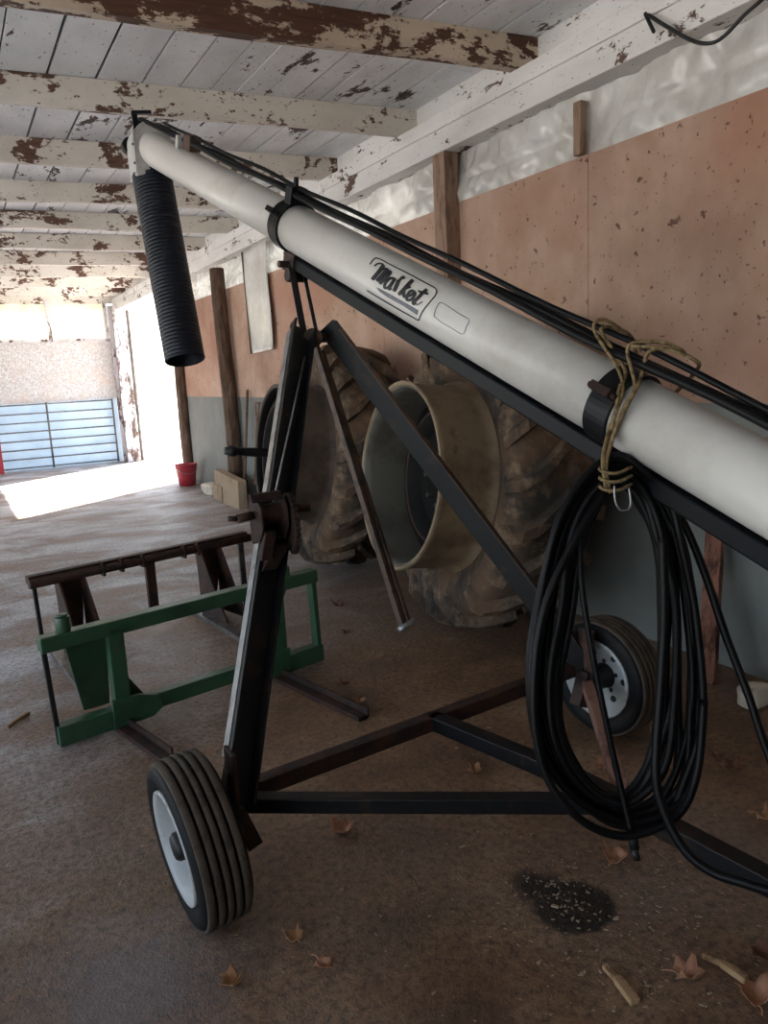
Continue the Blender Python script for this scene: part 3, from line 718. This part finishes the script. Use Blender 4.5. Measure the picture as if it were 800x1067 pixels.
for a0,sg in ((.28,1),(1.19,-1)):
    mb=MB(); pts=[f(a0-sg*.03,-.045,.02),f(a0-sg*.03,-.045,.16),f(a0+sg*.10,-.045,.155),f(a0+sg*.20,-.045,.12),f(a0+sg*.215,-.045,.06),f(a0+sg*.16,-.045,.025)]
    mb.prism(pts,n_*.02); obj('hook_plate',mb,gm,G,bevel=.004)
for a0 in (.09,1.24):
    mb=MB(); mb.cyl(f(a0,0,.52),f(a0,0,.60),.032,12); mb.cyl(f(a0,0,.60),f(a0,0,.612),.024,12); obj('pin_boss',mb,gm,G,bevel=.004)
for a0,l0 in ((.285,.47),(1.13,.76)):
    mb=MB(); mb.bar(f(a0,-.0,.012),f(a0+.03,-l0,.012),.055,.022,d); mb.bar(f(a0+.03,-.0,.03),f(a0+.06,-l0,.03),.012,.045,d); obj('foot_rail',mb,M['rusty'],G,bevel=.003)
# dark frame behind
f,d,n_,L=lframe((.30,4.78,0),(1.70,5.13,0),.54)
K=thing('attachment_frame','rusty black loader attachment frame behind the green one','attachment frame',f(0,0,0))
km=M['rusty']
mb=MB(); mb.bar(f(-.03,.01,.515),f(L+.02,.01,.515),.06,.045,n_); mb.cyl(f(-.035,-.03,.495),f(L+.03,-.03,.495),.028,12); obj('top_rail',mb,km,K,bevel=.005)
for a0 in (.40,.52,.66,.95,1.05):
    mb=MB(); mb.bar(f(a0,-.035,.455),f(a0,-.035,.545),.05,.018,n_); obj('rail_tab',mb,km,K,bevel=.003)
mb=MB(); mb.bar(f(.01,0,0),f(-.0,0,.49),.022,.022,n_); obj('side_rod',mb,M['dark'],K,bevel=.003)
mb=MB(); mb.bar(f(L-.03,0,0),f(L-.035,0,.49),.02,.045,n_); obj('side_bar',mb,M['railtop'],K,bevel=.003)
mb=MB(); mb.bar(f(.72,0,.17),f(.72,0,.49),.03,.065,n_); obj('upright',mb,km,K,bevel=.004)
for a0,w0,w1 in ((.12,.16,.12),(1.06,.17,.10)):
    mb=MB(); mb.prism([f(a0,0,.49),f(a0+w0,0,.49),f(a0+w0-.01,0,.28),f(a0+w1,0,.02),f(a0+.02,0,.02)],n_*.016); obj('back_plate',mb,km,K,bevel=.003)
    for q in (.0,.15):
        mb=MB(); mb.prism([f(a0+q,-.05,.49),f(a0+q,.0,.49),f(a0+q,.0,.03),f(a0+q,-.32,.03),f(a0+q,-.20,.22)],d*.014); obj('gusset',mb,km,K,bevel=.003)
for q0,q1 in (((.375,5.02),(.46,3.95)),((1.31,5.30),(1.43,4.25))):
    mb=MB(); mb.bar((q0[0],q0[1],.018),(q1[0],q1[1],.018),.07,.034,d); r_=obj('foot_rail',mb,M['railtop'],K,bevel=.003); r_['label']='flat bar foot in grey steel'  # feet in a paler grey than the rest of the frame

# ------------------------------------------------------------------ far end: gate, bucket, tools and so on
GT=thing('gate','grey tubular metal farm gate along the back wall','gate',(.6,16.78,0))
for i in range(8):
    z=.06+i*(1.24/7); mb=MB(); mb.cyl((-1.8,16.78,z),(3.0,16.78,z),.014,10); obj('gate_rail',mb,M['railtop'],GT)
for x in (-1.75,.2,1.72,2.98):
    mb=MB(); mb.cyl((x,16.755,.02),(x,16.755,1.33),.019,10); obj('gate_upright',mb,M['railtop'],GT)
bp=V((3.12,11.95,0))
mb=MB(); mb.lathe(bp,(0,0,1),[(0,.115),(.0,.125),(.16,.145),(.31,.165),(.32,.172),(.335,.172),(.335,.158),(.30,.155),(.02,.115)],36); BK=obj('bucket',mb,M['redpl'],None); tag(BK,'red plastic bucket at the foot of the doorway pole','bucket')
mb=MB(); mb.tube([(bp.x+.172*math.cos(a),bp.y+.172*math.sin(a),.31-.12*abs(math.sin(a))) for a in [PI+i*PI/14 for i in range(15)]],.005,6); obj('bail',mb,M['steel'],BK)
def lump(c,rx,ry,rz,sd):
    random.seed(sd); mb=MB(); ph=[random.uniform(0,6) for _ in range(6)]
    def fn(a,b):
        t=2*PI*a; p=PI*b; x=math.sin(p)*math.cos(t); y=math.sin(p)*math.sin(t); z=math.cos(p)
        q=1+.08*math.sin(3*t+ph[0])*math.sin(p)+.08*math.sin(4*p+ph[1]+t)
        sq=lambda v: math.copysign(abs(v)**.65,v)
        return (c[0]+sq(x)*rx*q,c[1]+sq(y)*ry*q,c[2]+rz+sq(z)*rz*(1 if z<0 else q))
    mb.grid(28,16,fn); return mb
tag(obj('stone',lump((3.10,10.62,0),.10,.22,.085,4),M['stone'],None),'pale stone block between red bucket and cardboard box','stone')
mb=MB(); mb.hexa([(2.99,9.12,0),(3.11,9.12,0),(3.11,10.12,0),(2.99,10.12,0),(3.01,9.14,.35),(3.12,9.14,.35),(3.12,10.08,.42),(3.01,10.08,.42)]); BX=obj('cardboard_box',mb,M['card'],None,bevel=.006); tag(BX,'flat tan cardboard box standing against the wooden wall pole','box')
mb=MB(); mb.hexa([(2.975,9.75,.02),(2.988,9.75,.02),(2.988,10.14,.02),(2.975,10.14,.02),(2.985,9.76,.22),(2.998,9.76,.22),(2.998,10.12,.22),(2.985,10.12,.22)]); obj('flap',mb,M['card'],BX)
SP=thing('spade','spade with a split D-shaped handle leaning on the grey wall','spade',(3.2,9.05,0))
mb=MB(); mb.tube([(3.20,9.06,.30),(3.29,9.02,1.12)],.018,10); mb.tube(spline([(3.285,9.02,1.10),(3.29,9.06,1.2),(3.30,9.075,1.30)],4),.013,8); mb.tube(spline([(3.285,9.02,1.10),(3.29,8.97,1.2),(3.30,8.955,1.30)],4),.013,8); mb.cyl((3.30,8.945,1.295),(3.30,9.085,1.295),.015,8); obj('handle',mb,M['handle'],SP)
mb=MB(); mb.prism([(3.165,8.96,.0),(3.165,9.16,.0),(3.195,9.15,.30),(3.195,8.97,.30)],(.008,0,0)); obj('blade',mb,M['dark'],SP)
FK=thing('pitchfork','long-handled fork leaning beside the wooden wall pole','fork',(3.19,9.38,0))
mb=MB(); mb.tube([(3.19,9.40,.32),(3.31,9.36,1.46)],.018,10); obj('handle',mb,M['handle'],FK)
mb=MB(); mb.cyl((3.186,9.30,.32),(3.186,9.50,.32),.011,8)
for y in (9.30,9.366,9.433,9.50): mb.tube([(3.186,y,.32),(3.168,y,.15),(3.158,y,.005)],[.009,.008,.004],8)
obj('tines',mb,M['dark'],FK)
mb=MB(); mb.grid(10,20,lambda a,b:(XW-.064-.008*math.sin(5*a+3*b), 9.10-a*.75+.03*math.sin(6*b), 3.08-b*1.19+.02*a)); HS=obj('sheet_patch',mb,M['plastic'],None,solid=.004,recalc=False); tag(HS,'pale sheet hanging over the pink wall below the beam','sheet')
mb=MB(); mb.cyl((XW-.07,9.11,3.08),(XW-.07,9.06,1.89),.012,6); obj('edge_batten',mb,M['post'],HS)
mb=MB(); mb.box((.70,16.58,0),(.80,16.66,.95)); tag(obj('fence_post',mb,M['redpl'],None,bevel=.006),'short red post in front of the metal gate','post')
# cable over the beam
pts=[atX(672,14,3.20),atX(681,33,3.19),atX(674,16,3.195),atX(690,25,3.19),atX(720,42,3.17),atX(740,45,3.17),atX(755,37,3.19),atX(775,16,3.20),atX(790,3,3.20),atX(810,-15,3.20)]
mb=MB(); mb.tube(spline(pts,6),.009,8); tag(obj('electric_cable',mb,M['wire'],None),'black cable drooping across the white beam','cable')
# plank behind the hoses
mb=MB(); b0=V((2.86,2.12,0)); b1=atX(744,553,3.26); mb.bar(b0+V((0,0,.012)),b0+(b1-b0)*1.55,.085,.03,V((0,1,0)));
mb=MB(); b0=V((3.10,2.38,0)); b1=atX(745,553,3.27); mb.bar(b0,b0+(b1-b0)*1.35,.095,.03,V((0,1,0))); tag(obj('plank',mb,M['plank'],None,bevel=.004),'reddish stained plank leaning on the wall behind the hoses','plank')
p=fl(787,735); tag(obj('stone',lump((p.x,p.y,0),.10,.06,.05,9),M['stone'],None),'pale rubble lump by the wall at the right edge','stone')

# ------------------------------------------------------------------ leaves, sticks, chips
def leafmesh(c,size,rot,sd,curl):
    random.seed(sd); lob=[]
    rad=[(0,1.0),(18,.68),(35,.74),(52,.95),(68,.70),(88,.62),(110,.80),(128,.60),(150,.48),(172,.2)]
    prof=[(a,r*random.uniform(.85,1.15)) for a,r in rad]+[(360-a,r*random.uniform(.85,1.15)) for a,r in rad[::-1][:-1]]
    mb=MB(); k1=random.uniform(.5,1.3)*curl; k2=random.uniform(0,6)
    def P(a,r):
        t=math.radians(a); x=r*math.cos(t)*size; y=r*math.sin(t)*size
        z=size*(k1*(r*math.sin(t))**2*.9+.35*k1*(r*math.cos(t))**2+.16*math.sin(3*t+k2)*r+.16*math.sin(5*t+2*k2)*r*r+.10*math.sin(9*r+k2))
        zz=z
        return (x,y,zz)
    pts=[P(0,0)]
    for q in (.33,.66,1.0): pts+=[P(a,r*q) for a,r in prof]
    m=len(prof); zmin=min(p[2] for p in pts); cr,sr=math.cos(rot),math.sin(rot)
    mb.v=[V((c.x+x*cr-y*sr,c.y+x*sr+y*cr,z-zmin+.003)) for x,y,z in pts]
    for i in range(m):
        j=(i+1)%m; mb.face([0,1+i,1+j],True)
        for q in range(2): mb.face([1+q*m+i,1+(q+1)*m+i,1+(q+1)*m+j,1+q*m+j],True)
    st=MB(); p=V((c.x-math.cos(rot)*size*.15,c.y-math.sin(rot)*size*.15,.006)); st.tube(spline([p,p+V((-cr*size*.4,-sr*size*.4,.012)),p+V((-cr*size*.75,-sr*size*.75+.01,.004))],4),.0022,5)
    return mb,st
LV=[((355,868),.075,'leafa','curled orange-brown leaf right of the left auger wheel'),
((307,980),.05,'leafb','small tan leaf below and right of the left auger wheel'),
((245,1025),.055,'leafb','folded tan leaf nearest the bottom edge left of centre'),
((335,1005),.045,'leafa','small brown leaf beside the oil-dark patch left of centre'),
((640,898),.07,'leafa','flat reddish leaf just above the oil stain'),
((765,803),.075,'leafc','large dark curled leaf near right edge beyond the hose coil'),
((748,790),.05,'leafc','smaller dark leaf just left of the large dark leaf at right'),
((712,1018),.07,'leafa','crumpled brown leaf between the two sticks at bottom right'),
((787,1046),.08,'leafa','large crumpled brown leaf in the bottom right corner'),
((497,805),.055,'leafb','tan leaf inside the triangle of the auger frame'),
((374,733),.06,'leafb','tan leaf beside the foot rail end near the axle'),
((358,713),.055,'leafc','brown leaf beyond the green frame right corner'),
((352,632),.07,'leafc','dark leaf in front of the far tractor wheel'),
((362,660),.06,'leafc','brown leaf between the hanging stay and the green frame'),
((797,855),.07,'leafb','pale tan leaf cut by the right edge of the picture'),
((628,800),.055,'leafa','orange leaf on the floor behind the hose coil'),
((798,1000),.06,'leafc','dark leaf at the right edge above the corner leaf'),
((130,690),.05,'leafb','reddish leaf on the floor inside the green frame')]
for i,(px,sz,mk_,lb_) in enumerate(LV):
    m1,st=leafmesh(fl(*px),sz*.76,i*1.7,20+i,1.15); lf=obj('leaf',m1,M[mk_],None,solid=.0012); tag(lf,lb_,'leaf','dry leaves on the dirt floor'); obj('stem',st,M[mk_],lf)
for px0,px1,w,lb_ in (((630,1010),(662,1048),.028,'split reddish stick lying below the oil stain'),((732,998),(778,1025),.022,'pale straight stick at bottom right above crumpled leaf'),((8,760),(30,745),.02,'short stick on the floor at the left edge')):
    a=fl(*px0)+V((0,0,.010)); b=fl(*px1)+V((0,0,.010)); mb=MB(); m_=a+(b-a)*.5+V((.004,.008,.003)); mb.bar(a,m_,w*.7,.016); mb.bar(m_-(b-a)*.02,b,w,.018); tag(obj('stick',mb,M['stick'],None,bevel=.003),lb_,'stick')
random.seed(21); mb=MB()
for i in range(900):
    if i<300: p=fl(random.gauss(640,90),random.gauss(965,50))
    elif i<370: p=fl(random.gauss(575,22),random.gauss(932,14))
    else: p=V((random.uniform(-.6,3.0),random.uniform(.9,5.0),0))
    if p.x>3.2 or (.1<p.x<1.9 and p.y>3.0): continue
    r_=random.uniform(.0012,.0035)*(1 if random.random()<.9 else 1.8); a=random.uniform(0,PI); c_,s_=math.cos(a)*r_,math.sin(a)*r_
    mb.obox((p.x,p.y,.002+r_*.3),(c_*1.7,s_*1.7,0),(-s_*.7,c_*.7,0),(0,0,r_*.35))
CH=obj('grain_chips',mb,M['chip'],None,kind='stuff'); tag(CH,'scattered grain and wood chips on the brown dirt floor','chips')

# ------------------------------------------------------------------ light, sky, camera
w=bpy.data.worlds.new('sky'); bpy.context.scene.world=w; w.use_nodes=True; nt=w.node_tree
sky=nt.nodes.new('ShaderNodeTexSky'); sky.sky_type='NISHITA'; sky.sun_disc=False; sky.sun_elevation=math.radians(41); sky.sun_rotation=math.radians(54); sky.air_density=1.0; sky.dust_density=2.0
bg=nt.nodes['Background']; hs=nt.nodes.new('ShaderNodeHueSaturation'); hs.inputs['Saturation'].default_value=.68; nt.links.new(sky.outputs[0],hs.inputs['Color']); nt.links.new(hs.outputs[0],bg.inputs[0]); bg.inputs[1].default_value=.35
sd=V((-.81*math.cos(math.radians(41)),-.59*math.cos(math.radians(41)),-math.sin(math.radians(41))))
s=bpy.data.lights.new('sun','SUN'); s.energy=20.0; s.angle=math.radians(.6); s.color=(1,.95,.88)
so=bpy.data.objects.new('sun',s); col.objects.link(so); so.rotation_euler=sd.to_track_quat('-Z','Y').to_euler(); so.location=(12,22,15)
cd=bpy.data.cameras.new('camera'); cd.sensor_fit='HORIZONTAL'; cd.sensor_width=36; cd.lens=36*F/800; cd.clip_start=.05; cd.clip_end=500
co=bpy.data.objects.new('camera',cd); col.objects.link(co)
co.matrix_world=Matrix(((R[0][0],-R[0][1],-R[0][2],CAM.x),(R[1][0],-R[1][1],-R[1][2],CAM.y),(R[2][0],-R[2][1],-R[2][2],CAM.z),(0,0,0,1)))
sc=bpy.context.scene; sc.camera=co
sc.view_settings.view_transform='Standard'; sc.view_settings.look='None'; sc.view_settings.gamma=1; sc.view_settings.use_curve_mapping=False
sc.view_settings.exposure=1.25
sc.cycles.max_bounces=8; sc.cycles.diffuse_bounces=6
